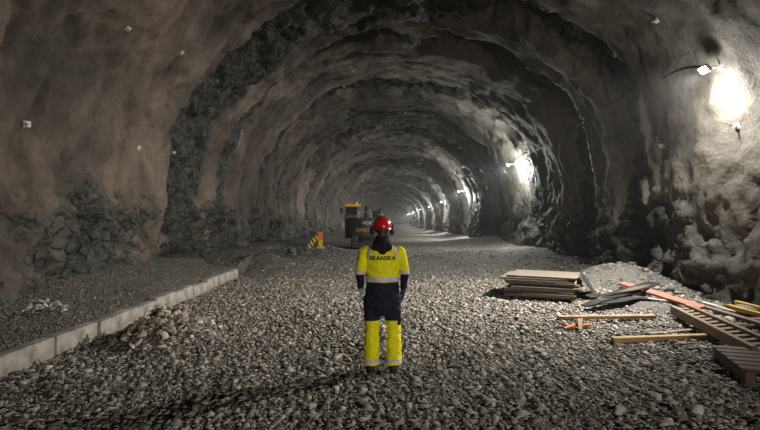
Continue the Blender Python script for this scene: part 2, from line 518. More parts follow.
def terrain(name, ys, us, fn, mat, **k):
    Y, U = np.meshgrid(ys, us, indexing='ij')
    Xg = U + centre(Y)
    return grid_mesh(name, np.stack([Xg, Y, fn(Xg, Y)], -1), mat, **k)
def rough_base(x, y):
    return base_z(x, y) + .018 * fbm(x * 5, y * 5, 1.0, 3)
fy = np.r_[np.arange(-45, 2, 1.0), np.arange(2, 30, .09), np.arange(30, 60, .3), np.arange(60, 331, 1.5)]
fl = terrain('floor', fy, np.arange(-9.2, 9.21, .10), rough_base, M_FLOOR, kind='structure')

def heap(name, key, x0, x1, y0, y1, mat, label, cat, cut=.012):
    h = HEAPS[key]
    xs, ys = np.arange(x0, x1, .05), np.arange(y0, y1, .05)
    Xh, Yh = np.meshgrid(xs, ys, indexing='ij')
    Hh = h(Xh, Yh)
    Zh = base_z(Xh, Yh) + Hh + .055 * fbm(Xh * 2.6, Yh * 2.6, 2, 5) * np.clip(Hh * 8, 0, 1) + np.where(Hh > cut, .012, -.10)
    grid_mesh(name, np.stack([Xh, Yh, Zh], -1), mat, label=label, cat=cat, kind='stuff')
heap('gravel_heap', 'right', 2.6, 7.6, 6.6, 16.6, M_HEAP, 'low heap of fine grey gravel against the right wall, under the red plank', 'gravel')
heap('gravel_heap', 'left', -7.4, -1.6, 14.6, 22.0, M_BANK, 'dark earthy mound at the far end of the left kerb', 'gravel')
heap('rubble_heap', 'rubble', -7.4, -.2, 20.4, 27.4, M_BANK, 'low heap of dark rubble under the orange marker on the left', 'rubble')

# ------------------------------------------------------------------ ray helper on the built surfaces
def tree_of(objs):
    V, Fc = [], []
    for o in objs:
        n = len(V)
        me = o.data
        co = np.empty(len(me.vertices) * 3, np.float32); me.vertices.foreach_get('co', co)
        V += [Vector(c) for c in co.reshape(-1, 3)]
        Fc += [tuple(i + n for i in p.vertices) for p in me.polygons]
    return BVHTree.FromPolygons(V, Fc)
WTREE = tree_of([wl, cl, wr])
EYE = Vector((0, 0, CAM_Z))
def wall_px(px, py):
    d = Vector(((px - 380) / F, 1, -(py - 215) / F)).normalized()
    p, n, _, _ = WTREE.ray_cast(EYE, d)
    if n.dot(d) > 0: n = -n
    return p, n
def wall_side(s, z, sx):
    o = Vector((float(centre(s)), s, z))
    p, n, _, _ = WTREE.ray_cast(o, Vector((sx, 0, 0)))
    if n.x * sx > 0: n = -n
    return p, n

# ------------------------------------------------------------------ stones
def hull_stone(npts, sq=1.0, seed=0, bev=0):
    r = np.random.default_rng(seed)
    p = r.normal(size=(npts, 3)); p /= np.linalg.norm(p, axis=1)[:, None]
    p *= r.uniform(.75, 1.0, size=(npts, 1))
    p *= np.array([1, r.uniform(.6, .9), r.uniform(.26, .48)]) * sq
    bm = bmesh.new()
    vs = [bm.verts.new(x) for x in p]
    res = bmesh.ops.convex_hull(bm, input=vs)
    junk = list({g for g in res['geom_interior'] + res['geom_unused'] if isinstance(g, bmesh.types.BMVert)})
    if junk: bmesh.ops.delete(bm, geom=junk, context='VERTS')
    if bev:
        bmesh.ops.bevel(bm, geom=bm.edges[:], offset=bev, segments=1, affect='EDGES')
        bmesh.ops.triangulate(bm, faces=bm.faces[:])
    bm.verts.index_update()
    V = np.array([v.co[:] for v in bm.verts]); Fc = np.array([[v.index for v in f.verts] for f in bm.faces if len(f.verts) == 3])
    bm.free()
    return V, Fc
SHAPES = [hull_stone(10, 1.08, 100 + i) for i in range(14)]

def rots(n, tilt=.6):
    a = rng.uniform(0, 2 * PI, n); b = rng.normal(0, tilt, n); c = rng.normal(0, tilt, n)
    ca, sa, cb, sb, cc, sc = np.cos(a), np.sin(a), np.cos(b), np.sin(b), np.cos(c), np.sin(c)
    R = np.empty((n, 3, 3))
    R[:, 0] = np.stack([ca * cb, ca * sb * sc - sa * cc, ca * sb * cc + sa * sc], -1)
    R[:, 1] = np.stack([sa * cb, sa * sb * sc + ca * cc, sa * sb * cc - ca * sc], -1)
    R[:, 2] = np.stack([-sb, cb * sc, cb * cc], -1)
    return R
def scatter(name, xy, size, mat, fn=ground, sink=.15, **k):
    n = len(xy)
    z = fn(xy[:, 0], xy[:, 1]) + size * .5 * (.55 - sink * 2)
    pos = np.c_[xy, z]
    R = rots(n, .28); kind_ = rng.integers(0, len(SHAPES), n)
    tint = np.clip(rng.beta(1.5, 1.9, n), 0, 1)
    VV, FF, TT = [], [], []; off = 0
    for s, (sv, sf) in enumerate(SHAPES):
        ids = np.nonzero(kind_ == s)[0]
        if not len(ids): continue
        v = np.einsum('nij,vj->nvi', R[ids], sv) * (size[ids, None, None] * .5) + pos[ids, None, :]
        f = sf[None] + (np.arange(len(ids)) * len(sv))[:, None, None] + off
        VV.append(v.reshape(-1, 3)); FF.append(f.reshape(-1, 3)); TT.append(np.repeat(tint[ids], len(sv)))
        off += len(ids) * len(sv)
    V = np.concatenate(VV); Q = np.concatenate(FF); T = np.concatenate(TT)
    me = bpy.data.meshes.new(name)
    me.vertices.add(len(V)); me.vertices.foreach_set('co', V.reshape(-1).astype(np.float32))
    me.loops.add(Q.size); me.loops.foreach_set('vertex_index', Q.reshape(-1).astype(np.int32))
    me.polygons.add(len(Q)); me.polygons.foreach_set('loop_start', np.arange(0, Q.size, 3, dtype=np.int32))
    me.update(calc_edges=True)
    a = me.attributes.new('tint', 'FLOAT', 'POINT'); a.data.foreach_set('value', T.astype(np.float32))
    return link_mesh(name, me, mat, **k)

def area_pts(n, x0, x1, y0, y1, keep):
    x = rng.uniform(x0, x1, n); y = rng.uniform(y0, y1, n)
    m = keep(x, y)
    return np.c_[x[m], y[m]]
hp = lambda x, y: sum(h(x, y) for h in HEAPS.values())
road = lambda x, y: (x > KERB_X + .02) & (np.abs(x) < .80 * y + 1.0) & (hp(x, y) < .10) & (rng.uniform(size=x.shape) < np.clip(1.35 - y / 16, .42, 1))
a1 = area_pts(165000, KERB_X, 7.0, 2.6, 14.5, road)
a2 = area_pts(42000, KERB_X, 7.0, 13.0, 30, lambda x, y: (hp(x, y) < .15) & (rng.uniform(size=x.shape) < np.clip(1.4 - y / 26, .25, 1)))
axy = np.r_[a1, a2]
asz = np.clip(rng.lognormal(math.log(.044), .50, len(axy)), .020, .19)
scatter('gravel', axy, asz, M_STONE, label='coarse crushed grey stone covering the tunnel floor right of the kerb', cat='gravel', kind='stuff')
b1 = area_pts(60000, -7.4, KERB_X - .16, 4.0, 17.5, lambda x, y: (np.abs(x) < .80 * y + 1.2) & (hp(x, y) < .2) & (rng.uniform(size=x.shape) < np.clip(1.3 - y / 20, .3, 1)))
scatter('bank_gravel', b1, np.clip(rng.lognormal(math.log(.030), .4, len(b1)), .014, .10), stone_mat('bank stone', (.05, .046, .04), (.25, .23, .195)), label='fine dark gravel on the raised bank behind the left kerb', cat='gravel', kind='stuff')
hxy = area_pts(26000, 3.2, 7.0, 8.2, 15.5, lambda x, y: (HEAPS['right'](x, y) > .06))
scatter('heap_gravel', hxy, np.clip(rng.lognormal(math.log(.032), .5, len(hxy)), .012, .14), stone_mat('fine heap stone', (.09, .085, .075), (.32, .305, .27)), label='small loose stones over the grey gravel heap by the right wall', cat='gravel', kind='stuff')
lx = area_pts(9000, -7.0, -2.2, 14.6, 21.5, lambda x, y: HEAPS['left'](x, y) > .03)
scatter('mound_gravel', lx, np.clip(rng.lognormal(math.log(.045), .5, len(lx)), .02, .22), stone_mat('mound stone', (.05, .048, .04), (.24, .225, .19)), label='small dark stones over the mound at the end of the left kerb', cat='gravel', kind='stuff')
rx = area_pts(2600, -6.2, -1.2, 21.6, 26.5, lambda x, y: HEAPS['rubble'](x, y) > .05)
scatter('rubble', rx, np.clip(rng.lognormal(math.log(.10), .5, len(rx)), .04, .38), stone_mat('rubble stone', (.04, .04, .036), (.22, .21, .19)), label='loose dark rubble scattered below the orange marker', cat='rubble', kind='stuff')

# broken rock at the foot of the right-hand wall
tx = area_pts(1600, 5.0, 7.2, 6.0, 20.0, lambda x, y: x > 6.15 + .25 * np.sin(y * 2.1))
scatter('wall_foot_rubble', tx, np.clip(rng.lognormal(math.log(.11), .55, len(tx)), .04, .45), stone_mat('wall foot stone', (.06, .058, .05), (.25, .235, .205)), label='loose rubble along the foot of the right rock wall', cat='rubble', kind='stuff')

ROCKS = []
for i in range(7):
    V, Fc = hull_stone(22, 1, 300 + i, .05)
    ROCKS.append((V, Fc))
def rock(name, loc, size, mat, tint, e, **k):
    V, Fc = random.choice(ROCKS)
    key = f'{name}_{mat.name}_{id(V)}_{round(tint, 1)}'
    me = bpy.data.meshes.get(key)
    o = pydata(name, V * .5, Fc, mat) if me is None else None
    if o is None:
        o = bpy.data.objects.new(name, me); COL.objects.link(o)
    else:
        o.data.name = key
        a = o.data.attributes.new('tint', 'FLOAT', 'POINT'); a.data.foreach_set('value', [tint] * len(V))
    o.location = loc; o.rotation_euler = e; o.scale = (size,) * 3
    return prop(o, **k)
# heap of broken rock against the kerb
hc = Vector((-3.2, 7.6, 0))
for i in range(230):
    r = .95 * math.sqrt(random.random()) * random.uniform(.6, 1); a = random.uniform(0, 2 * PI)
    x = hc.x + r * math.cos(a) * .85; y = hc.y + r * math.sin(a) * 1.15
    if x < KERB_X + .12: x = KERB_X + random.uniform(.12, .4)
    s = random.uniform(.09, .19)
    z = gz(x, y) + max(0, .16 * (1 - r / .85)) * random.uniform(0.2, 1.0) + s * .25
    rock('rock', (x, y, z), s, M_ROCK, random.choice([.4, .6, .8, .95]), (random.gauss(0, .5), random.gauss(0, .5), random.uniform(0, 6)),
         label='fist-sized brown-grey rock in the heap against the left kerb', cat='rock', group='rocks in the heap against the kerb')
for i in range(26):
    x = random.uniform(-5.85, -5.0); y = 8.2 + random.gauss(0, .20) - (x + 5.4) * .3
    s = random.uniform(.08, .21)
    rock('rock', (x, y, gz(x, y) + s * .18 + random.uniform(0, .10)), s, M_PALE, random.choice([.3, .6, .9]), (random.gauss(0, .5), random.gauss(0, .5), random.uniform(0, 6)),
         label='pale rock in the cluster on the bank at the foot of the left wall', cat='rock', group='pale rocks on the left bank')
for (px, py, s, l) in ((752, 291, .62, 'large rounded grey boulder at the foot of the right wall, at the photo edge'),):
    p = on_ground(px, py); p = Vector((6.55, 9.0, gz(6.55, 9.0)))
    rock('boulder', (p.x, p.y, p.z + .18), .78, M_ROCK, .2, (.2, .1, 1.0), label=l, cat='boulder')

# ------------------------------------------------------------------ kerb
ys = [3.2, 4.35, 5.62, 6.62, 7.62, 8.62, 9.62, 10.55, 11.5, 12.4, 13.3, 14.2, 15.1]
for i in range(len(ys) - 1):
    y0, y1 = ys[i] + .012, ys[i + 1] - .012
    bm = bmesh.new()
    L = y1 - y0
    bm_box(bm, (0, 0, 0), (.17, L, .36), None, .018, 2)
    dark = i in (2,)
    xo = KERB_X - .085 + random.uniform(-.018, .018)
    o = from_bm('kerb_block', bm, M_KERB, label='cast concrete kerb block in the row along the left gravel bank', cat='kerb', group='concrete kerb blocks along the left bank')
    o.location = (xo, (y0 + y1) / 2, gz(KERB_X + .1, (y0 + y1) / 2) + .075 + random.uniform(-.015, .02))
    o.rotation_euler = (random.gauss(0, .012), random.gauss(0, .02), random.gauss(0, .012))

# ------------------------------------------------------------------ timber
def lath(name, p0, p1, w, t, mat, roll=0.0, parent=None, **k):
    """a sawn board from p0 to p1 (its underside line)"""
    p0, p1 = Vector(p0), Vector(p1)
    d = p1 - p0
    bm = bmesh.new()
    bm_box(bm, (0, 0, t / 2), (d.length, w, t), None, min(.006, t * .2), 1)
    for v in bm.verts:                       # slight sag and sawn ends
        u = v.co.x / d.length
        v.co.z += .006 * math.sin(u * 7 + w * 40); v.co.y += .004 * math.sin(u * 5 + t * 90)
    o = from_bm(name, bm, mat, parent, **k)
    q = d.to_track_quat('X', 'Z')
    o.location = (p0 + p1) / 2
    o.rotation_mode = 'QUATERNION'
    o.rotation_quaternion = q @ Euler((roll, 0, 0)).to_quaternion()
    return o
def gp(px, py, dz=0.0):
    p = on_ground(px, py); p.z += dz
    return p

# stack of formwork panels
sa, sb_ = Vector((2.76, 11.20, 0)), Vector((4.08, 10.60, 0))
ax = (sb_ - sa).normalized(); ay = Vector((-ax.y, ax.x, 0))
ang = math.atan2(ax.y, ax.x)
PW, PD = 1.46, 1.22
sc0 = sa + ax * (PW / 2) + ay * (PD / 2)
zb = max(gz(sc0.x + dx, sc0.y + dy) for dx in (-.6, 0, .6) for dy in (-.6, 0, .6))
names = ['lowest', 'second lowest', 'third from the bottom', 'fourth from the bottom', 'fifth from the bottom', 'fifth from the top', 'fourth from the top', 'third from the top', 'second from the top', 'topmost']
for j, off in enumerate((-.55, .1, .62)):
    c = sc0 + ax * (off + .06)
    lath('bearer', c - ay * .64 + Vector((0, 0, zb)), c + ay * .64 + Vector((0, 0, zb)), .10, .07, (M_BROWN, M_BROWN, M_PINE)[j],
         label=('left dark timber bearer', 'middle dark timber bearer', 'right pale timber bearer')[j] + ' under the formwork panel stack', cat='timber', group='bearers under the panel stack')

z = zb + .074
for i in range(10):
    t = .038
    bm = bmesh.new()
    bm_box(bm, (0, 0, 0), (PW, PD, t * .62), None, .004)
    o = from_bm('formwork_panel', bm, M_PLYD if i in (1, 2, 4, 5, 7) else M_PLY, label='weathered plywood formwork panel, %s of the square stack' % names[i], cat='panel', group='formwork panels in the stack')
    for sy in (-1, 1):                      # edge battens
        b2 = bmesh.new(); bm_box(b2, (0, sy * (PD / 2 - .03), -t * .55), (PW * .98, .05, t * .5), None, .003)
        from_bm('batten', b2, M_GREYW, o)
    sh = ax * random.gauss(0, .06) + ay * random.gauss(0, .045)
    if i == 9: sh += ay * .04 - ax * .03
    o.location = sc0 + sh + Vector((0, 0, z + t * .8))
    o.rotation_euler = (random.gauss(0, .004), random.gauss(0, .004), ang + random.gauss(0, .04))
    z += t * 1.17
zt = z
# a dark sheet sliding off the back right of the stack
bm = bmesh.new(); bm_box(bm, (0, 0, 0), (.62, .95, .02), None, .004)
o = from_bm('plywood_sheet', bm, M_BLACKP, label='black sheet leaning off the back right edge of the panel stack', cat='sheet')
o.location = sc0 + ax * .96 + ay * .28 + Vector((0, 0, zb + .29)); o.rotation_euler = Euler((0.0, 1.0, ang + .05))
# bent dark sheets heaped beside the stack
for i, (a, b, w, l, dz) in enumerate((((584, 311), (652, 300), .42, 'lowest black sheet of the slumped pile beside the panel stack', .01),
                                  ((588, 307), (640, 296), .40, 'middle black sheet of the slumped pile beside the panel stack', .07),
                                  ((592, 305), (655, 293), .30, 'bent upper black sheet of the slumped pile beside the panel stack', .13),
                                  ((600, 312), (650, 297), .10, 'narrow grey-brown board lying across the slumped black sheets', .20))):
    p0, p1 = gp(*a, dz + .03), gp(*b, dz)
    d = p1 - p0; L = d.length
    n = 24
    V, Fc = [], []
    for k2 in range(n + 1):
        u = k2 / n
        zz = .05 * math.sin(u * 4 + i * 1.7) + .018 * math.sin(u * 11 + i) if i < 3 else 0
        for v_ in (-.5, .5):
            taper = w * (.35 + .65 * min(1, u * 2.2))
            for h in (0, .018):
                V.append((u * L - L / 2, v_ * taper, zz * .8 + h + .03 * v_ * math.sin(u * 7 + i)))
    for k2 in range(n):
        a0 = k2 * 4; b0 = a0 + 4
        Fc += [(a0 + 1, b0 + 1, b0 + 3, a0 + 3), (a0, a0 + 2, b0 + 2, b0), (a0, b0, b0 + 1, a0 + 1), (a0 + 2, a0 + 3, b0 + 3, b0 + 2)]
    Fc += [(0, 1, 3, 2), (n * 4, n * 4 + 2, n * 4 + 3, n * 4 + 1)]
    o = pydata('sheet' if i < 3 else 'board', V, Fc, (M_BLACKP, M_BLACKP, M_BLACKP, M_PLYD)[i], label=l, cat='sheet' if i < 3 else 'board', group='slumped dark sheets' if i < 3 else None)
    o.location = (p0 + p1) / 2 + Vector((0, 0, .05)); o.rotation_mode = 'QUATERNION'; o.rotation_quaternion = d.to_track_quat('X', 'Z')

lath('plank', gp(558, 321, .03), gp(655, 320, .03), .12, .055, M_TAN, label='tan board on the gravel in front of the slumped black sheets', cat='plank')
lath('plank', gp(612, 344, .02), gp(720, 341, .03), .10, .075, M_PINE, label='thick yellow pine beam on the gravel, nearest of the loose timbers', cat='plank')
lath('plank', gp(650, 336, .02), gp(708, 331, .03), .07, .03, M_PINK, label='thin pinkish board lying just behind the yellow pine beam', cat='plank')
lath('plank', Vector((5.58, 11.7, gz(5.58, 11.7) + .10)), Vector((5.86, 9.2, gz(5.86, 9.2) + .12)), .17, .05, M_RED, .2, label='long red painted plank lying over the grey gravel heap', cat='plank')
lath('plank', gp(648, 301, .03), gp(694, 307, .03), .10, .03, M_WHITE, label='short white plank just below the red plank', cat='plank')
lath('plank', gp(702, 306, .06), gp(748, 322, .08), .11, .035, M_WHITE, label='pale grey plank behind the timber ladder frame', cat='plank')
lath('plank', gp(693, 311, .12), gp(772, 336, .12), .12, .04, M_GREYW, label='weathered brown plank between the ladder frame and the pale plank', cat='plank')
lath('plank', gp(728, 318, .05), gp(785, 331, .10), .16, .04, M_PINK, label='wide purplish plank at the right edge under the yellow beams', cat='plank')
lath('beam', Vector((6.36, 9.25, .16)), Vector((6.22, 7.3, .18)), .10, .07, M_YELW, label='front yellow formwork beam at the right edge of the timber pile', cat='beam', group='yellow formwork beams')
lath('beam', Vector((6.62, 9.4, .20)), Vector((6.48, 7.5, .22)), .10, .07, M_YELW, label='rear yellow formwork beam at the right edge of the timber pile', cat='beam', group='yellow formwork beams')

# splintered orange wood
for i, (px, py, a, l) in enumerate(((572, 330, .3, 'left splintered orange board end on the gravel by the tan board'), (580, 330, 1.2, 'upright orange wood splinter leaning on the tan board'), (586, 329, -.4, 'right splintered orange board end on the gravel by the tan board'), (566, 329, 2.3, 'dark reddish wood chip at the left end of the tan board'))):
    p = gp(px, py, .03)
    bm = bmesh.new()
    bm_box(bm, (0, 0, 0), (.30, .085, .05), None, .004)
    for v in bm.verts:
        if v.co.x > .1: v.co.x += .07 * math.sin(v.co.y * 90 + i); v.co.z *= .55
        if v.co.x < -.1: v.co.y *= .6
    o = from_bm('wood_splinter', bm, (M_ORANGEW, M_TAN, M_ORANGEW, M_RED)[i], label=l, cat='wood scrap', group='splintered wood scraps')
    o.location = p + Vector((0, 0, .03 + .05 * (i == 1))); o.rotation_euler = (.2, -.25 - .4 * (i == 1), a)

# ladder-like timber frame
t = empty('ladder_frame', (0, 0, 0), label='long timber ladder-like frame with cross rungs, lying above the dark pallet', cat='frame')
A0, A1 = Vector((5.20, 9.00, .05)), Vector((4.62, 6.25, .09))
B0, B1 = Vector((5.52, 9.10, .06)), Vector((4.98, 6.25, .10))
for p in (A0, A1, B0, B1): p.z += gz(p.x, p.y)
t.location = (A0 + B1) / 2
off = Vector(t.location)
lath('rail', A0 - off, A1 - off, .075, .15, M_RAIL, parent=t)
lath('rail', B0 - off, B1 - off, .075, .15, M_RAIL, parent=t)
for i in range(13):
    u = (i + .6) / 13
    lath('rung', A0.lerp(A1, u) - off + Vector((0, 0, .05)), B0.lerp(B1, u) - off + Vector((0, 0, .05)), .095, .05, M_RAIL, parent=t)
# short packers carrying the frame
for i, u in enumerate((.12, .55)):
    c = A0.lerp(B1, u); c.z = gz(c.x, c.y)
    lath('packer', c - Vector((.14, 0, 0)), c + Vector((.14, .02, 0)), .10, A0.lerp(A1, u).z - c.z - .002, M_BROWN, label='%s timber packer under the ladder-like frame' % ('far', 'near')[i], cat='timber', group='packers under the ladder frame')

# dark pallet
pa, pb = Vector((4.27, 6.52, 0)), Vector((3.95, 5.50, 0))
pdv = (pb - pa).normalized(); pw = Vector((-pdv.y, pdv.x, 0))
t = empty('pallet', (0, 0, 0), label='dark brown timber pallet at the right edge, nearest the camera', cat='pallet')
zb = max(gz(pa.x, pa.y), gz(pb.x, pb.y)) + .015
org = (pa + pb) / 2 + pw * .6; org.z = zb; t.location = org; t.rotation_euler = (0, 0, math.atan2(pw.y, pw.x))
LEN = (pb - pa).length
for k2 in range(3):
    yy = (-LEN / 2 + .05, 0, LEN / 2 - .05)[k2]
    lath('bottom_board', (-.6, yy, 0), (.6, yy, 0), .12, .022, M_BROWN, parent=t)
for xx in (-.54, 0, .54):
    bm = bmesh.new(); bm_box(bm, (0, 0, 0), (.10, LEN, .13), None, .005)
    o = from_bm('stringer', bm, M_BROWN, t); o.location = (xx, 0, .088)
for k2 in range(6):
    yy = -LEN / 2 + .08 + k2 * (LEN - .16) / 5
    lath('top_board', (-.62, yy, .153), (.62, yy, .153), .145, .024, M_BROWN, parent=t)

# ------------------------------------------------------------------ the worker
def build_person():
    root = empty('person', (0.025, 6.0, 0), label='person seen from behind in yellow and navy hi-vis workwear and red helmet', cat='person')
    gl = gz(0.05, 6.0)
    root.location.z = gl + .012
    M_SKIN = simple('skin', (0.50, 0.31, 0.23), 0.55, 0, .08, 20)
    def cloth(name, col, rough=.8, sc=60):
        m, nt, bs = new_mat(name)
        P = nd(nt, 'ShaderNodeTexCoord').outputs['Object']
        f = noise(nt, 7, 5, .6, P); w = noise(nt, 260, 2, .5, P)
        nt.links.new(ramp(nt, f, [(.25, tuple(c * .78 for c in col)), (.6, col)]), bs.inputs['Base Color'])
        bs.inputs['Roughness'].default_value = rough
        bs.inputs['Specular IOR Level'].default_value = .3
        b = bump(nt, f, .4, .02)
        nt.links.new(bump(nt, w, .3, .002, b), bs.inputs['Normal'])
        return m
    M_YEL = cloth('hi-vis yellow cloth', (0.93, 0.86, 0.012))
    M_NAVY = cloth('navy cloth', (0.010, 0.013, 0.028))
    M_HOOD = cloth('black fleece', (0.008, 0.008, 0.011))
    M_REFL = cloth('silver reflective tape', (0.70, 0.62, 0.58), .45)
    M_HELM = simple('red plastic', (0.55, 0.012, 0.016), .28, 0, .05, 5)
    M_GLOVE = cloth('grey glove', (0.36, 0.35, 0.36))
    M_GLOVEB = cloth('blue glove', (0.05, 0.06, 0.15))
    M_BOOT = simple('dark boot leather', (0.028, 0.022, 0.018), .6, 0, .3, 20)
    M_HAIR = simple('dark brown hair', (0.03, 0.018, 0.01), .6, 0, .4, 60)
    M_EYE = simple('eye', (0.6, 0.58, 0.55), .2, 0, .05, 5)

    SH = {-1: Vector((-.195, 0, 1.425)), 1: Vector((.200, 0, 1.425))}
    EL = {-1: Vector((-.262, -.045, 1.155)), 1: Vector((.268, -.045, 1.150))}
    WR = {-1: Vector((-.252, .045, .965)), 1: Vector((.255, .040, .955))}
    HIP = {-1: Vector((-.105, 0, .86)), 1: Vector((.112, 0, .86))}
    KN = {-1: Vector((-.122, .015, .48)), 1: Vector((.134, .02, .48))}
    AN = {-1: Vector((-.125, -.02, .09)), 1: Vector((.140, -.015, .09))}

    def torso(i, z0=.80, z1=1.52):
        R = [(.80, .165, .120), (.88, .178, .125), (.96, .168, .115), (1.05, .158, .108), (1.15, .168, .115), (1.25, .182, .122), (1.34, .192, .122), (1.40, .188, .112), (1.44, .150, .095), (1.48, .085, .075), (1.52, .062, .066)]
        zz = [r[0] for r in R]
        pts = [z for z in zz if z0 < z < z1]; pts = [z0] + pts + [z1]
        P = [(0.003, -.006, z) for z in pts]
        rr = [(np.interp(z, zz, [r[1] for r in R]) + i, np.interp(z, zz, [r[2] for r in R]) + i) for z in pts]
        return tube(P, rr, 28)
    def arm(sx, i, u0=0.0, u1=2.0, extra=0):
        P = []
        def at(u): return SH[sx].lerp(EL[sx], u) if u <= 1 else EL[sx].lerp(WR[sx], u - 1)
        rad = lambda u: np.interp(u, [0, .25, .9, 1.15, 1.6, 2.0], [.056, .054, .043, .042, .037, .029])
        us = [u for u in (0, .15, .3, .5, .7, .85, 1, 1.15, 1.3, 1.5, 1.75, 2) if u0 < u < u1]
        us = [u0] + us + [u1]
        return tube([at(u) for u in us], [float(rad(u)) + i + extra * (1 - abs(u - (u0 + u1) / 2)) for u in us], 18)
    def leg(sx, i, z0, z1, flare=0):
        def at(z):
            if z >= KN[sx].z: return KN[sx].lerp(HIP[sx], (z - KN[sx].z) / (HIP[sx].z - KN[sx].z))
            return AN[sx].lerp(KN[sx], (z - AN[sx].z) / (KN[sx].z - AN[sx].z))
        rad = lambda z: np.interp(z, [.05, .12, .22, .34, .45, .52, .66, .80, .9], [.042, .042, .050, .060, .056, .062, .078, .090, .095])
        zs = [z0] + [z for z in np.arange(.06, .95, .06) if z0 + .01 < z < z1 - .01] + [z1]
        return tube([at(z) for z in zs], [float(rad(z)) + i + flare * max(0, (.5 - z)) for z in zs], 20)
    def hand(sx, i):
        w = WR[sx]
        dn = Vector((0.05 * -sx, .28, -1)).normalized()           # fingers hang down, a little forward
        fw = Vector((0, 1, .28)).normalized()                     # across the palm, towards the thumb
        th = dn.cross(fw).normalized()                            # palm thickness
        ps = [w - dn * .02, w + dn * .02, w + dn * .055, w + dn * .085]
        parts = []
        V, Fc = [], []
        prof = [(.020, .026), (.020, .031), (.017, .040), (.014, .041)]
        n = 16
        for p, (a, b) in zip(ps, prof):
            for k2 in range(n):
                an = 2 * PI * k2 / n
                V.append(p + th * ((a + i) * math.cos(an)) + fw * ((b + i) * math.sin(an)))
        for r_ in range(3):
            for k2 in range(n):
                k3 = (k2 + 1) % n
                Fc.append((r_ * n + k2, r_ * n + k3, (r_ + 1) * n + k3, (r_ + 1) * n + k2))
        Fc.append(tuple(range(n))[::-1]); Fc.append(tuple(3 * n + k2 for k2 in range(n)))
        parts.append((V, Fc))
        inw = th if th.x * -sx > 0 else -th                       # towards the thigh: the way the fingers curl
        for k2, (o_, L, r_) in enumerate(((.031, .072, .0092), (.0105, .080, .0096), (-.0105, .074, .0092), (-.031, .058, .0082))):
            b = w + dn * .070 + fw * o_
            j1 = b + dn * (.015 + L * .45) + inw * .004
            j2 = j1 + (dn * .85 + inw * .5).normalized() * L * .32
            j3 = j2 + (dn * .5 + inw * .85).normalized() * L * .26
            parts.append(tube([b, j1, j2, j3], [r_ + i, r_ + i, r_ * .93 + i, r_ * .7 + i], 10))
        b = w + dn * .022 + fw * .022
        j1 = b + (fw * .8 + dn * .75 + inw * .25).normalized() * .042
        j2 = j1 + (fw * .25 + dn * 1 + inw * .3).normalized() * .032
        j3 = j2 + (dn * 1 + inw * .4).normalized() * .022
        parts.append(tube([b, j1, j2, j3], [.014 + i, .0115 + i, .010 + i, .0075 + i], 10))
        return parts

    # ---- the continuous body
    hz = 1.655
    P = [torso(0), leg(-1, 0, .02, .9), leg(1, 0, .02, .9), arm(-1, 0), arm(1, 0)]
    P += [tube([(0, -.012, 1.46), (0, -.005, 1.52), (0, .008, 1.60)], [.064, .057, .058], 18)]
    P += [ball((0, .012, hz + .03), (.076, .094, .098)), ball((0, .040, hz - .055), (.054, .058, .056)), ball((0, .088, hz - .095), (.026, .018, .018))]
    P += [tube([(0, .102, hz + .015), (0, .112, hz - .005), (0, .122, hz - .026), (0, .104, hz - .034)], [.008, .0105, .0145, .010], 10)]
    P += [ball((sx * .030, .096, hz + .030), (.024, .012, .007)) for sx in (-1, 1)]
    P += [tube([(-.024, .094, hz - .062), (0, .103, hz - .061), (.024, .094, hz - .062)], [.005, .0075, .005], 8), tube([(-.020, .092, hz - .071), (0, .101, hz - .072), (.020, .092, hz - .071)], [.005, .0080, .005], 8)]
    for sx in (-1, 1):
        P += [ball((sx * .078, .005, hz - .005), (.010, .019, .032))] + hand(sx, 0)
        P += [tube([AN[sx] + Vector((0, -.03, -.05)), AN[sx] + Vector((0, .06, -.055)), AN[sx] + Vector((0, .15, -.068))], [(.036, .03), (.040, .03), (.034, .018)], 14)]
    body = melt(P, .0065, 5, .5)
    b = link_mesh('body', body, M_SKIN, root, True)
    for sx in (-1, 1):
        v, f = ball((sx * .030, .094, hz + .012), (.0125, .010, .008), 12, 8)
        pydata('eye', v, f, M_EYE, b, True)
    # hair, below the helmet at the nape
    hv = melt([ball((0, -.005, hz + .035), (.083, .098, .098)), ball((0, -.060, hz - .045), (.060, .042, .058))], .008, 4)
    bm = bmesh.new(); bm.from_mesh(hv)
    bmesh.ops.bisect_plane(bm, geom=bm.verts[:] + bm.edges[:] + bm.faces[:], plane_co=(0, .03, hz + .03), plane_no=(0, 1, -.35), clear_outer=True)
    bm.to_mesh(hv); bm.free()
    link_mesh('hair', hv, M_HAIR, root, True)

    def wrinkle(me, amp, sx=9., sz=14.):
        co = np.empty(len(me.vertices) * 3, np.float32); me.vertices.foreach_get('co', co); co = co.reshape(-1, 3)
        no = np.empty(len(me.vertices) * 3, np.float32); me.vertices.foreach_get('normal', no); no = no.reshape(-1, 3)
        w = fbm(co[:, 0] * sx + 3, co[:, 1] * sx, co[:, 2] * sz + co[:, 0] * 5, 3)
        co = co + no * (amp * w)[:, None]
        me.vertices.foreach_set('co', co.reshape(-1)); me.update()
    # ---- trousers
    seat = tube([(0.003, -.012, z) for z in (.66, .70, .78, .86, .94, 1.0)], [(.10, .09), (.165, .118), (.192, .138), (.197, .140), (.190, .130), (.178, .122)], 28)
    me = melt([seat, leg(-1, .024, .075, .88, .055), leg(1, .024, .075, .88, .055), tube([(.196, 0, .56), (.20, -.01, .64), (.20, -.01, .72)], [(.018, .06), (.024, .065), (.016, .06)], 14)], .0085, 5)
    wrinkle(me, .011, 10, 16)
    bm = bmesh.new(); bm.from_mesh(me)
    bmesh.ops.bisect_plane(bm, geom=bm.verts[:] + bm.edges[:] + bm.faces[:], plane_co=(0, 0, .60), plane_no=(0, 0, 1))
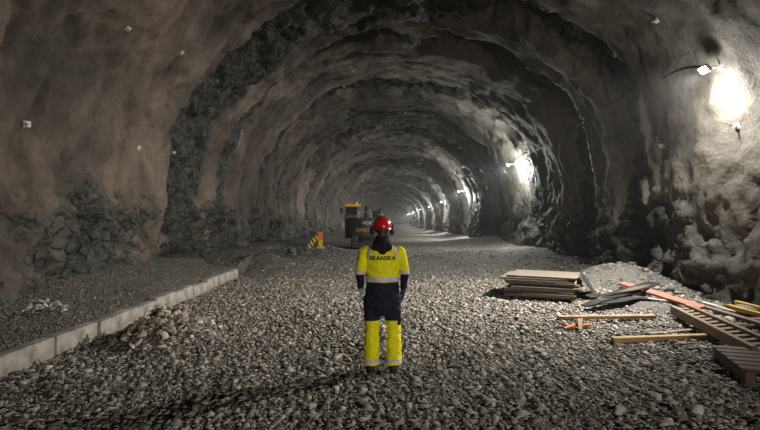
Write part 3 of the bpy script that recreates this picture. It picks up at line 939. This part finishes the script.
    for f in bm.faces:
        c = f.calc_center_median()
        f.material_index = 1 if c.z < .60 and not (c.x > .178 and c.z > .54) else 0
    bm.to_mesh(me); bm.free()
    tr = link_mesh('trousers', me, [M_NAVY, M_YEL], root, True, label='navy work trousers with yellow lower legs')
    def strap(src, name, parent, cuts, keep, off, mat, **k):
        bm = bmesh.new(); bm.from_mesh(src)
        for co, no in cuts:
            bmesh.ops.bisect_plane(bm, geom=bm.verts[:] + bm.edges[:] + bm.faces[:], plane_co=co, plane_no=no, clear_outer=True)
        dl = [f for f in bm.faces if not keep(f.calc_center_median())]
        bmesh.ops.delete(bm, geom=dl, context='FACES')
        bm.normal_update()
        for v in bm.verts: v.co += v.normal * off
        r_ = bmesh.ops.solidify(bm, geom=bm.faces[:], thickness=off * .8)
        m2 = bpy.data.meshes.new(name); bm.to_mesh(m2); bm.free()
        for p in m2.polygons: p.material_index = 0
        return link_mesh(name, m2, mat, parent, True, **k)
    for sx in (-1, 1):
        strap(me, 'reflective_band', tr, [((0, 0, .155), (0, 0, 1)), ((0, 0, .105), (0, 0, -1))], lambda c, s=sx: c.x * s > 0, .004, M_REFL)
    # ---- jacket: torso and sleeves to the elbow
    me = melt([torso(.030, .90, 1.475), arm(-1, .013, 0, .93, .006), arm(1, .013, 0, .93, .006), arm(-1, .010, .8, 1.93), arm(1, .010, .8, 1.93)]
              + [ball(SH[s] + Vector((0, 0, -.01)), .064) for s in (-1, 1)], .0085, 5)
    wrinkle(me, .010, 7, 11)
    bm = bmesh.new(); bm.from_mesh(me)
    bmesh.ops.bisect_plane(bm, geom=bm.verts[:] + bm.edges[:] + bm.faces[:], plane_co=(0, 0, 1.055), plane_no=(0, 0, 1))
    for f in bm.faces:
        c = f.calc_center_median()
        arm_ = abs(c.x) > .215 or (abs(c.x) > .205 and c.z < 1.15)
        f.material_index = 1 if (c.z < 1.055 or (arm_ and c.z < 1.145)) else 0
    bm.to_mesh(me); bm.free()
    jk = link_mesh('jacket', me, [M_YEL, M_NAVY], root, True, label='yellow hi-vis jacket with navy hem and forearms')
    intorso = lambda c: abs(c.x) < .212
    strap(me, 'reflective_band', jk, [((0, 0, 1.125), (0, 0, 1)), ((0, 0, 1.06), (0, 0, -1))], intorso, .005, M_REFL)
    for sx in (-1, 1):
        strap(me, 'reflective_band', jk, [((0, 0, 1.195), (0, 0, 1)), ((0, 0, 1.145), (0, 0, -1))], lambda c, s=sx: c.x * s > .205, .005, M_REFL)
        x0 = .140
        strap(me, 'shoulder_stripe', jk, [((sx * x0, 0, 0), (-sx, 0, 0)), ((sx * (x0 + .036), 0, 0), (sx, 0, 0)), ((0, 0, 1.10), (0, 0, -1))], lambda c: (c.z > 1.34) or c.y > 0, .004, M_REFL)
    # lettering across the back
    cu = bpy.data.curves.new('lettering', 'FONT'); cu.body = 'SKANSKA'; cu.size = .066; cu.align_x = 'CENTER'; cu.space_character = 1.08
    cu.extrude = .002; cu.offset = .0022
    to = bpy.data.objects.new('tmp', cu); COL.objects.link(to)
    dg = bpy.context.evaluated_depsgraph_get()
    tm = bpy.data.meshes.new_from_object(to.evaluated_get(dg)); bpy.data.objects.remove(to)
    bm = bmesh.new(); bm.from_mesh(tm)
    bmesh.ops.triangulate(bm, faces=bm.faces[:])
    bmesh.ops.subdivide_edges(bm, edges=[e for e in bm.edges if e.calc_length() > .012], cuts=2)
    bt = BVHTree.FromPolygons([v.co.copy() for v in me.vertices], [tuple(p.vertices) for p in me.polygons])
    for v in bm.verts:
        x, z = v.co.x * 1.0, 1.318 + v.co.y
        h, _, _, _ = bt.ray_cast(Vector((x, -1, z)), Vector((0, 1, 0)))
        yy = h.y if h else -.14
        v.co = Vector((x, yy - .003 - v.co.z, z))
    bm.to_mesh(tm); bm.free()
    link_mesh('lettering', tm, M_NAVY, jk, label='navy lettering across the jacket back')
    # ---- hood lying round the neck
    me = melt([tube([(0, -.015, 1.405), (0, -.02, 1.45), (0, -.018, 1.50), (0, -.008, 1.555), (0, 0, 1.585)], [(.09, .085), (.128, .112), (.112, .104), (.088, .090), (.078, .080)], 24),
               ball((0, -.10, 1.462), (.125, .060, .070)), ball((0, -.118, 1.405), (.062, .035, .060))], .0085, 5)
    wrinkle(me, .010, 14, 10)
    link_mesh('hood', me, M_HOOD, root, True)
    # ---- gloves and boots
    for sx in (-1, 1):
        me = melt(hand(sx, .0035) + [tube([WR[sx] + Vector((0, -.02, .06)), WR[sx], WR[sx] + Vector((0, .01, -.03))], [.038, .034, .032], 14)], .0055, 3)
        link_mesh('glove', me, M_GLOVE if sx < 0 else M_GLOVEB, root, True, label='grey work glove' if sx < 0 else 'dark blue work glove')
        a = AN[sx]
        up = melt([tube([a + Vector((0, 0, .13)), a + Vector((0, -.002, .03)), a + Vector((0, 0, -.04))], [.054, .053, .056], 18),
                   tube([a + Vector((0, -.055, -.045)), a + Vector((0, .02, -.04)), a + Vector((0, .09, -.048)), a + Vector((0, .155, -.055)), a + Vector((0, .19, -.06))], [(.040, .036), (.047, .045), (.050, .038), (.047, .032), (.03, .022)], 18)], .008, 4)
        bo = link_mesh('boot', up, M_BOOT, root, True)
        bm = bmesh.new()
        out = [(-.043, -.05), (-.048, .03), (-.05, .10), (-.044, .165), (-.02, .205), (.02, .205), (.044, .165), (.05, .10), (.048, .03), (.043, -.05), (.025, -.085), (-.025, -.085)]
        bm_prism(bm, out, 0, .026)
        for v in bm.verts: v.co = Vector((a.x + v.co.y * -1, v.co.z + a.y, v.co.x)) if False else Vector((a.x + v.co.y, a.y + v.co.z, v.co.x))
        bmesh.ops.recalc_face_normals(bm, faces=bm.faces[:])
        from_bm('sole', bm, M_BLACK, bo)
    # ---- helmet with ear defenders
    hc_ = Vector((0, .005, hz + .045))
    V, Fc = [], []
    n, rgs = 40, 14
    for i in range(rgs + 1):
        ph = (PI / 2) * i / rgs
        for k2 in range(n):
            a = 2 * PI * k2 / n
            rr = 1 + .03 * (abs(math.sin(a)) < .28 and math.sin(a * 1) ** 2 < .08) * math.sin(ph)
            rdg = .006 if abs(math.cos(a)) < .22 else 0                # central ridge, front to back
            V.append(hc_ + Vector(((.112 + rdg * 0) * math.sin(ph + .001) * math.cos(a), .140 * math.sin(ph + .001) * math.sin(a), (.128 + rdg) * math.cos(ph))))
    for i in range(rgs):
        for k2 in range(n):
            k3 = (k2 + 1) % n
            Fc.append((i * n + k2, (i + 1) * n + k2, (i + 1) * n + k3, i * n + k3))
    o0 = len(V)
    for (gx, gy, dz) in ((.112, .140, -.022), (.124, .152, -.030), (.122, .150, -.036), (.106, .134, -.028), (.104, .132, .0)):
        for k2 in range(n):
            a = 2 * PI * k2 / n
            peak = .045 * max(0, math.sin(a)) ** 3 if gx > .12 else 0
            V.append(hc_ + Vector((gx * math.cos(a), (gy + peak) * math.sin(a), dz - peak * .25)))
    last = rgs * n
    seq = [last] + [o0 + j * n for j in range(5)]
    for a0, b0 in zip(seq, seq[1:]):
        for k2 in range(n):
            k3 = (k2 + 1) % n
            Fc.append((a0 + k2, b0 + k2, b0 + k3, a0 + k3))
    he = pydata('helmet', V, Fc, M_HELM, root, True)
    for sx in (-1, 1):
        e = ball(Vector((sx * .118, .0, hz - .008)), (.030, .042, .052), 18, 12)
        em = pydata('ear_defender', *e, M_BLACK, root, True)
        v, f = tube([(sx * .124, .0, hz + .03), (sx * .130, 0, hz + .055), (sx * .118, 0, hz + .085)], [.008, .008, .007], 8)
        pydata('ear_defender_arm', v, f, M_BLACK, em, True)
    v, f = tube([(-.06, -.135, hz + .035), (0, -.152, hz + .030), (.06, -.135, hz + .035)], [.006, .006, .006], 8)
    pydata('helmet_clip', v, f, M_BLACK, he, True)
    root.rotation_euler = (0, 0, 0.03)
    return root
build_person()

# ------------------------------------------------------------------ the excavator
def build_machine():
    loc = Vector((-.62, 28.6, 0)); loc.z = gz(loc.x, loc.y)
    r = empty('excavator', loc, .05, label='dark grey wheeled excavator parked deep in the tunnel, rear towards the camera', cat='excavator')
    G = simple('charcoal machine paint', (0.045, 0.047, 0.05), .45, 0, .2, 4)
    Y = simple('yellow machine paint', (0.62, 0.33, 0.02), .45, 0, .2, 4)
    GL = simple('dark glass', (0.02, 0.025, 0.028), .1, 0, .2, 4)
    Wt = simple('white lettering', (0.5, 0.5, 0.5), .5, 0, .05, 4)
    OR = simple('amber beacon', (0.8, 0.28, 0.02), .3, 0, .1, 4)
    def part(name, fn, m, parent=r, **k):
        bm = bmesh.new(); fn(bm); return from_bm(name, bm, m, parent, **k)
    # rear is -y
    def cw(bm):
        n = 14; prof = []
        for i in range(n + 1):
            a = PI + PI * i / n
            prof.append((1.17 * math.cos(a), -.55 + .62 * math.sin(a)))
        prof += [(1.17, .45), (-1.17, .45)]
        lo = [bm.verts.new((x * .95, y * .95, .62)) for x, y in prof]
        mi = [bm.verts.new((x, y, .78)) for x, y in prof]
        hi = [bm.verts.new((x, y, 1.60)) for x, y in prof]
        tp = [bm.verts.new((x * .93, y * .93, 1.74)) for x, y in prof]
        m_ = len(prof)
        for A, B in ((lo, mi), (mi, hi), (hi, tp)):
            for i in range(m_): bm.faces.new((A[i], A[(i + 1) % m_], B[(i + 1) % m_], B[i]))
        bm.faces.new(lo[::-1]); bm.faces.new(tp)
        bmesh.ops.recalc_face_normals(bm, faces=bm.faces[:])
    c = part('counterweight', cw, G, smooth=False)
    def words(txt, size, z, mat, x=0.0, st=1.0):
        cu = bpy.data.curves.new('t', 'FONT'); cu.body = txt; cu.size = size; cu.align_x = 'LEFT'; cu.extrude = .006; cu.offset = .006
        o = bpy.data.objects.new('t', cu); COL.objects.link(o)
        dg = bpy.context.evaluated_depsgraph_get()
        tm = bpy.data.meshes.new_from_object(o.evaluated_get(dg)); bpy.data.objects.remove(o)
        for v in tm.vertices:
            xx, yy, zz = v.co
            xx = xx * st + x
            q = max(0.0, 1 - (xx / 1.17) ** 2)
            v.co = Vector((xx, -.55 - .62 * math.sqrt(q) - .012 - zz, z + yy))
        link_mesh('lettering', tm, mat, c)
    words('VOLVO', .23, 1.38, Wt, -.42, 1.35)
    words('EWR150E', .27, .98, Y, -.76, 1.05)
    part('engine_hood', lambda bm: bm_box(bm, (.25, .75, 1.35), (1.8, 1.6, .8), None, .08, 3), G)
    cab = part('cab', lambda bm: (bm_box(bm, (-1.0, .75, 1.25), (.72, 1.6, 1.35), None, .05, 2), bm_box(bm, (-1.0, 1.45, 2.0), (.70, .06, .75), None, .01),
                                  bm_box(bm, (-1.32, -.0, 2.02), (.06, .06, .75)), bm_box(bm, (-.68, .0, 2.02), (.06, .06, .75)), bm_box(bm, (-1.32, 1.5, 2.02), (.06, .06, .75)), bm_box(bm, (-.68, 1.5, 2.02), (.06, .06, .75))), G)
    part('cab_window', lambda bm: bm_box(bm, (-1.0, .02, 2.0), (.60, .02, .62)), GL, cab)
    part('cab_roof', lambda bm: bm_box(bm, (-.92, .72, 2.42), (.92, 1.65, .16), None, .04, 2), Y, cab)
    part('beacon', lambda bm: bm_cyl(bm, (-.72, .3, 2.49), (-.72, .3, 2.62), .06, .05), OR, cab)
    part('antenna', lambda bm: bm_cyl(bm, (-1.02, .1, 2.49), (-1.03, .1, 2.98), .012), G, cab)
    mr = part('mirror', lambda bm: bm_box(bm, (-1.56, .2, 2.15), (.18, .06, .28), None, .02), G, cab)
    part('mirror_arm', lambda bm: bm_cyl(bm, (-1.36, .25, 2.15), (-1.50, .22, 2.15), .02), G, mr)
    part('handrail', lambda bm: [bm_cyl(bm, a, b_, .022, n=8) for a, b_ in (((-.6, -.9, 1.74), (-.6, -.9, 2.08)), ((.1, -1.0, 1.74), (.1, -1.0, 2.0)), ((-.6, -.9, 2.08), (.1, -1.0, 2.0)))], M_STEEL)
    part('exhaust', lambda bm: (bm_cyl(bm, (-.15, .2, 1.74), (-.15, .2, 2.18), .13), bm_cyl(bm, (-.15, .2, 2.18), (-.12, .12, 2.34), .09)), M_BLACK)
    bo = part('boom', lambda bm: (bm_prism(bm, [(.9, 1.2), (1.3, 1.2), (3.1, 2.15), (4.6, 2.1), (4.6, 1.9), (3.1, 1.85)], .32, .66, .03)), G)
    part('boom_cylinder', lambda bm: bm_cyl(bm, (.86, 1.4, 1.3), (.86, 3.0, 2.0), .07), M_STEEL, bo)
    part('work_lamp', lambda bm: (bm_box(bm, (.62, .6, 2.12), (.18, .12, .30), Euler((0, .35, 0)).to_matrix(), .03), bm_cyl(bm, (.56, .6, 1.7), (.60, .6, 2.05), .04)), M_BLACK)
    part('dipper_arm', lambda bm: bm_prism(bm, [(4.4, 2.05), (4.7, 2.1), (4.3, .6), (4.1, .6)], .36, .62, .02), G)
    part('bucket', lambda bm: bm_prism(bm, [(4.35, .8), (4.0, .7), (3.7, .3), (3.9, .06), (4.4, .1), (4.15, .35)], .0, .98, .02), M_BLACK)
    part('turntable', lambda bm: bm_cyl(bm, (0, .3, .50), (0, .3, .66), .6, n=28), M_BLACK)
    part('chassis', lambda bm: bm_box(bm, (0, .35, .45), (.95, 2.7, .32), None, .04, 2), M_BLACK)
    part('dozer_blade', lambda bm: bm_prism(bm, [(-1.22, .12), (-1.14, .10), (-1.10, .34), (-1.20, .40)], -.95, .95, .01), M_BLACK)
    for x in (-.82, .82):
        for y in (-.75, 1.45):
            def wheel(bm, x=x, y=y):
                prof = [(.18, .02), (.40, 0), (.46, .06), (.46, .30), (.40, .36), (.18, .34)]
                n = 28; V = []
                for k2 in range(n):
                    a = 2 * PI * k2 / n
                    V.append([bm.verts.new((x - .18 + w, y + q * math.cos(a), .46 + q * math.sin(a))) for q, w in prof])
                for k2 in range(n):
                    A, B = V[k2], V[(k2 + 1) % n]
                    for i in range(len(prof)):
                        j = (i + 1) % len(prof); bm.faces.new((A[i], A[j], B[j], B[i]))
                bmesh.ops.recalc_face_normals(bm, faces=bm.faces[:])
            w = part('wheel', wheel, M_BLACK)
            part('hub', lambda bm, x=x, y=y: bm_cyl(bm, (x - .14, y, .46), (x + .14, y, .46), .2, n=20), G, w)
    for y in (-.75, 1.45):
        part('axle', lambda bm, y=y: bm_cyl(bm, (-.7, y, .46), (.7, y, .46), .11), M_BLACK)
build_machine()

# orange hazard marker and the striped board leaning by it
OR = simple('fluorescent orange', (0.85, 0.20, 0.02), .5, 0, .1, 6)
YL = simple('warning yellow', (0.75, 0.48, 0.03), .5, 0, .1, 6)
p = Vector((-2.78, 23.6, 0)); p.z = gz(p.x, p.y) - .02
t = empty('hazard_marker', p, label='orange and yellow hazard marker post standing in the rubble on the left', cat='marker')
bm = bmesh.new(); bm_box(bm, (0, 0, .30), (.20, .05, .42), None, .02, 2); from_bm('post', bm, YL, t)
bm = bmesh.new(); bm_box(bm, (-.01, -.01, .72), (.24, .06, .46), Euler((0, .08, 0)).to_matrix(), .028, 3); from_bm('orange_plate', bm, OR, t)
bm = bmesh.new(); bm_box(bm, (0, 0, .05), (.42, .30, .10), None, .03, 2); from_bm('foot', bm, M_WHITE, t)
t.scale = (.95, .95, .82)
p = Vector((-3.16, 23.5, 0)); p.z = gz(p.x, p.y) - .08
t = empty('striped_board', p, label='yellow and black striped board leaning beside the orange hazard marker', cat='board')
R_ = Euler((-.25, .62, 0)).to_matrix()
bm = bmesh.new(); bm_box(bm, (0, 0, .32), (.20, .035, .78), R_, .008); from_bm('board', bm, YL, t)
for k2 in range(4):
    bm = bmesh.new()
    bm_box(bm, Vector((0, 0, .32)) + R_ @ Vector((0, -.021, -.27 + k2 * .18)), (.215, .006, .07), R_ @ Euler((0, .5, 0)).to_matrix())
    from_bm('stripe', bm, M_BLACK, t)

# ------------------------------------------------------------------ wall lamps, cable, rock bolts
CABLE = []
def wall_lamp(p, n, label, power, col=(1.0, .93, .83), stand=.28, size=.06, cone=165, aim=(-.80, 0, -.75), blend=.75, spill=.4, down=False):
    n = Vector(n)
    inw = Vector((n.x, n.y * .3, min(n.z, 0) * .3)).normalized()
    q = p + inw * stand
    t = empty('wall_lamp', p, label=label, cat='lamp', group='floodlights along the right wall')
    lp = q - p
    bm = bmesh.new(); bm_cyl(bm, -inw * .06, lp, .018, n=10); bm_box(bm, inw * .005, (.03, .14, .14), None, .004)
    from_bm('bracket', bm, M_STEEL, t)
    rot = inw.to_track_quat('X', 'Z').to_matrix() @ Euler((0, .55, 0)).to_matrix()
    bm = bmesh.new(); bm_box(bm, lp, (.08, .24, .16), rot, .015, 2); h = from_bm('housing', bm, M_STEEL, t)
    bm = bmesh.new(); bm_box(bm, lp + rot @ Vector((.049, 0, 0)), (.014, .21, .13), rot, .004, 1); from_bm('lens', bm, M_LENS, h)
    L = bpy.data.lights.new('lamp_light', 'SPOT'); L.energy = power; L.color = col; L.shadow_soft_size = size
    L.spot_size = math.radians(cone); L.spot_blend = blend
    lo = bpy.data.objects.new('lamp_light', L); COL.objects.link(lo); lo.parent = t
    lo.location = lp + rot @ Vector((.10 + size, 0, 0)) + Vector((0, 0, -.02))
    lo.rotation_mode = 'QUATERNION'; lo.rotation_quaternion = Vector(aim).to_track_quat('-Z', 'Y')
    L = bpy.data.lights.new('lamp_spill', 'SPOT' if down else 'POINT'); L.energy = power * spill; L.color = col; L.shadow_soft_size = size
    l2 = bpy.data.objects.new('lamp_spill', L); COL.objects.link(l2); l2.parent = t
    if down:
        L.spot_size = math.radians(180); L.spot_blend = .9
        l2.rotation_mode = 'QUATERNION'; l2.rotation_quaternion = Vector((.62, -.2, -.62)).to_track_quat('-Z', 'Y')
    if down:
        L3 = bpy.data.lights.new('lamp_glow', 'POINT'); L3.energy = power * .022; L3.color = col; L3.shadow_soft_size = .1
        l3 = bpy.data.objects.new('lamp_glow', L3); COL.objects.link(l3); l3.parent = t; l3.location = lo.location + rot @ Vector((.10, 0, -.2))
    l2.location = lo.location + rot @ Vector((.10, 0, -.22))
    return p
p, n = wall_px(721, 66)
POWER = 3600
wall_lamp(p, n, 'nearest wall lamp, high on the right wall above the timber pile', POWER * 1.4, (1.0, .955, .89), stand=.30, aim=(-.70, .32, -.66), cone=134, blend=1, spill=.055, down=True)
ORD = ['second nearest wall lamp, beside the bright rock patch on the right', 'third nearest wall lamp along the right wall', 'fourth nearest wall lamp along the right wall', 'fifth nearest wall lamp along the right wall', 'sixth nearest wall lamp along the right wall', 'seventh nearest wall lamp along the right wall']
lamp_pts = []
for i, s in enumerate((25.2, 45.6, 67, 87, 108, 128, 148, 168, 190, 212, 235, 260, 285, 303, 320)):
    zf = float(np.interp(s, _zy, _zz))
    p, n = wall_side(s, zf + 4.45, 1)
    lamp_pts.append(p)
    wall_lamp(p, Vector((-1, 0, -.3)), ORD[i] if i < 6 else 'small distant wall lamp among the cluster at the far tunnel end', POWER * (.42, .62, .66, .6, .5, .4)[min(i, 5)], stand=(.75, .9)[i > 0], size=.08, col=(.97, .97, .93))
p, n = wall_side(-7.0, 2.9, 1)
wall_lamp(p, Vector((-1, 0, -.3)), 'unseen lamp added on the right wall behind the viewpoint to light the worker', POWER * .88, stand=.6, size=.20, aim=(-.42, .89, -.13), cone=48, blend=1, spill=0)  # unseen lamp, added to brighten the worker's back
p, n = wall_side(-28.0, 4.9, 1)
wall_lamp(p, Vector((-1, 0, -.3)), 'wall lamp far behind the viewpoint on the right wall', POWER * .1, stand=.6, size=.2, spill=.1)

pix = [(706, 67), (690, 66), (676, 71), (660, 80), (644, 88), (626, 92), (607, 106), (593, 116), (575, 128), (560, 138), (540, 148), (520, 158), (505, 164)]
cp = []
for a, b_ in zip(pix, pix[1:]):
    for u in (0, .25, .5, .75):
        q, n = wall_px(a[0] + (b_[0] - a[0]) * u, a[1] + (b_[1] - a[1]) * u)
        cp.append(q + n * .035)
# keep the cable taut over the hollows: pull points towards the chord
for _ in range(10):
    cp = [cp[0]] + [cp[i] * .3 + (cp[i - 1] + cp[i + 1]) * .35 for i in range(1, len(cp) - 1)] + [cp[-1]]
v, f = tube(cp, .016, 8)
pydata('power_cable', v, f, M_BLACK, None, True, label='black power cable running along the right wall from the nearest lamp', cat='cable')

bolts = [(128, 29, 'rock bolt plate high on the left wall near the top of the photo'), (182, 53, 'rock bolt plate on the upper left wall beside the dark hollow'), (217, 80, 'rock bolt plate at the edge of the left dark hollow'),
         (27, 124, 'rock bolt plate on the far left of the left wall'), (139, 148, 'rock bolt plate on the brown left wall at mid height'), (174, 153, 'rock bolt plate inside the left dark hollow'),
         (662, 146, 'white rock bolt plate on the right wall at mid height'), (737, 126, 'bright rock bolt plate below the nearest wall lamp'), (615, 55, 'rock bolt plate on the upper right between two dark hollows'), (657, 20, 'rock bolt plate on the upper right near the ceiling'), (344, 86, 'rock bolt plate on the ceiling left of centre')]
M_PLATE = simple('pale bolt plate', (0.62, 0.60, 0.56), .6, 0, .2, 10)
for px, py, l in bolts:
    p, n = wall_px(px, py)
    t = empty('rock_bolt', p, label=l, cat='rock bolt', group='rock bolts on the tunnel walls')
    R_ = n.to_track_quat('Z', 'Y').to_matrix()
    bm = bmesh.new(); bm_box(bm, n * .02, (.10, .10, .02), R_ @ Euler((.15, .1, random.uniform(0, 1.5))).to_matrix(), .004); bm_box(bm, n * -.01, (.14, .13, .05), R_, .01); from_bm('plate', bm, M_PLATE, t)
    bm = bmesh.new(); bm_cyl(bm, n * -.03, n * .13, .015, n=10); bm_cyl(bm, n * .03, n * .065, .032, n=6); from_bm('bolt', bm, M_STEEL, t)

# ------------------------------------------------------------------ world, camera, view
w = bpy.data.worlds.new('tunnel dark'); SC.world = w; w.use_nodes = True
w.node_tree.nodes['Background'].inputs[0].default_value = (0.0, 0.0, 0.0, 1)
w.node_tree.nodes['Background'].inputs[1].default_value = 0.0
# thin haze in the tunnel air, added also for the glow round the lamps
vs = w.node_tree.nodes.new('ShaderNodeVolumeScatter'); vs.inputs['Density'].default_value = 0.0011; vs.inputs['Anisotropy'].default_value = 0.6
w.node_tree.links.new(vs.outputs[0], w.node_tree.nodes['World Output'].inputs['Volume'])
cam = bpy.data.cameras.new('camera'); co = bpy.data.objects.new('camera', cam); COL.objects.link(co)
co.location = EYE; co.rotation_euler = (PI / 2, 0, 0)
cam.sensor_fit = 'HORIZONTAL'; cam.sensor_width = 36.0; cam.lens = F / 760.0 * 36.0
cam.clip_start = .05; cam.clip_end = 600
SC.camera = co
SC.view_settings.view_transform = 'Standard'
try: SC.view_settings.look = 'None'
except Exception: pass
SC.view_settings.gamma = 1.0
SC.view_settings.exposure = 0.0
SC.view_settings.use_curve_mapping = False
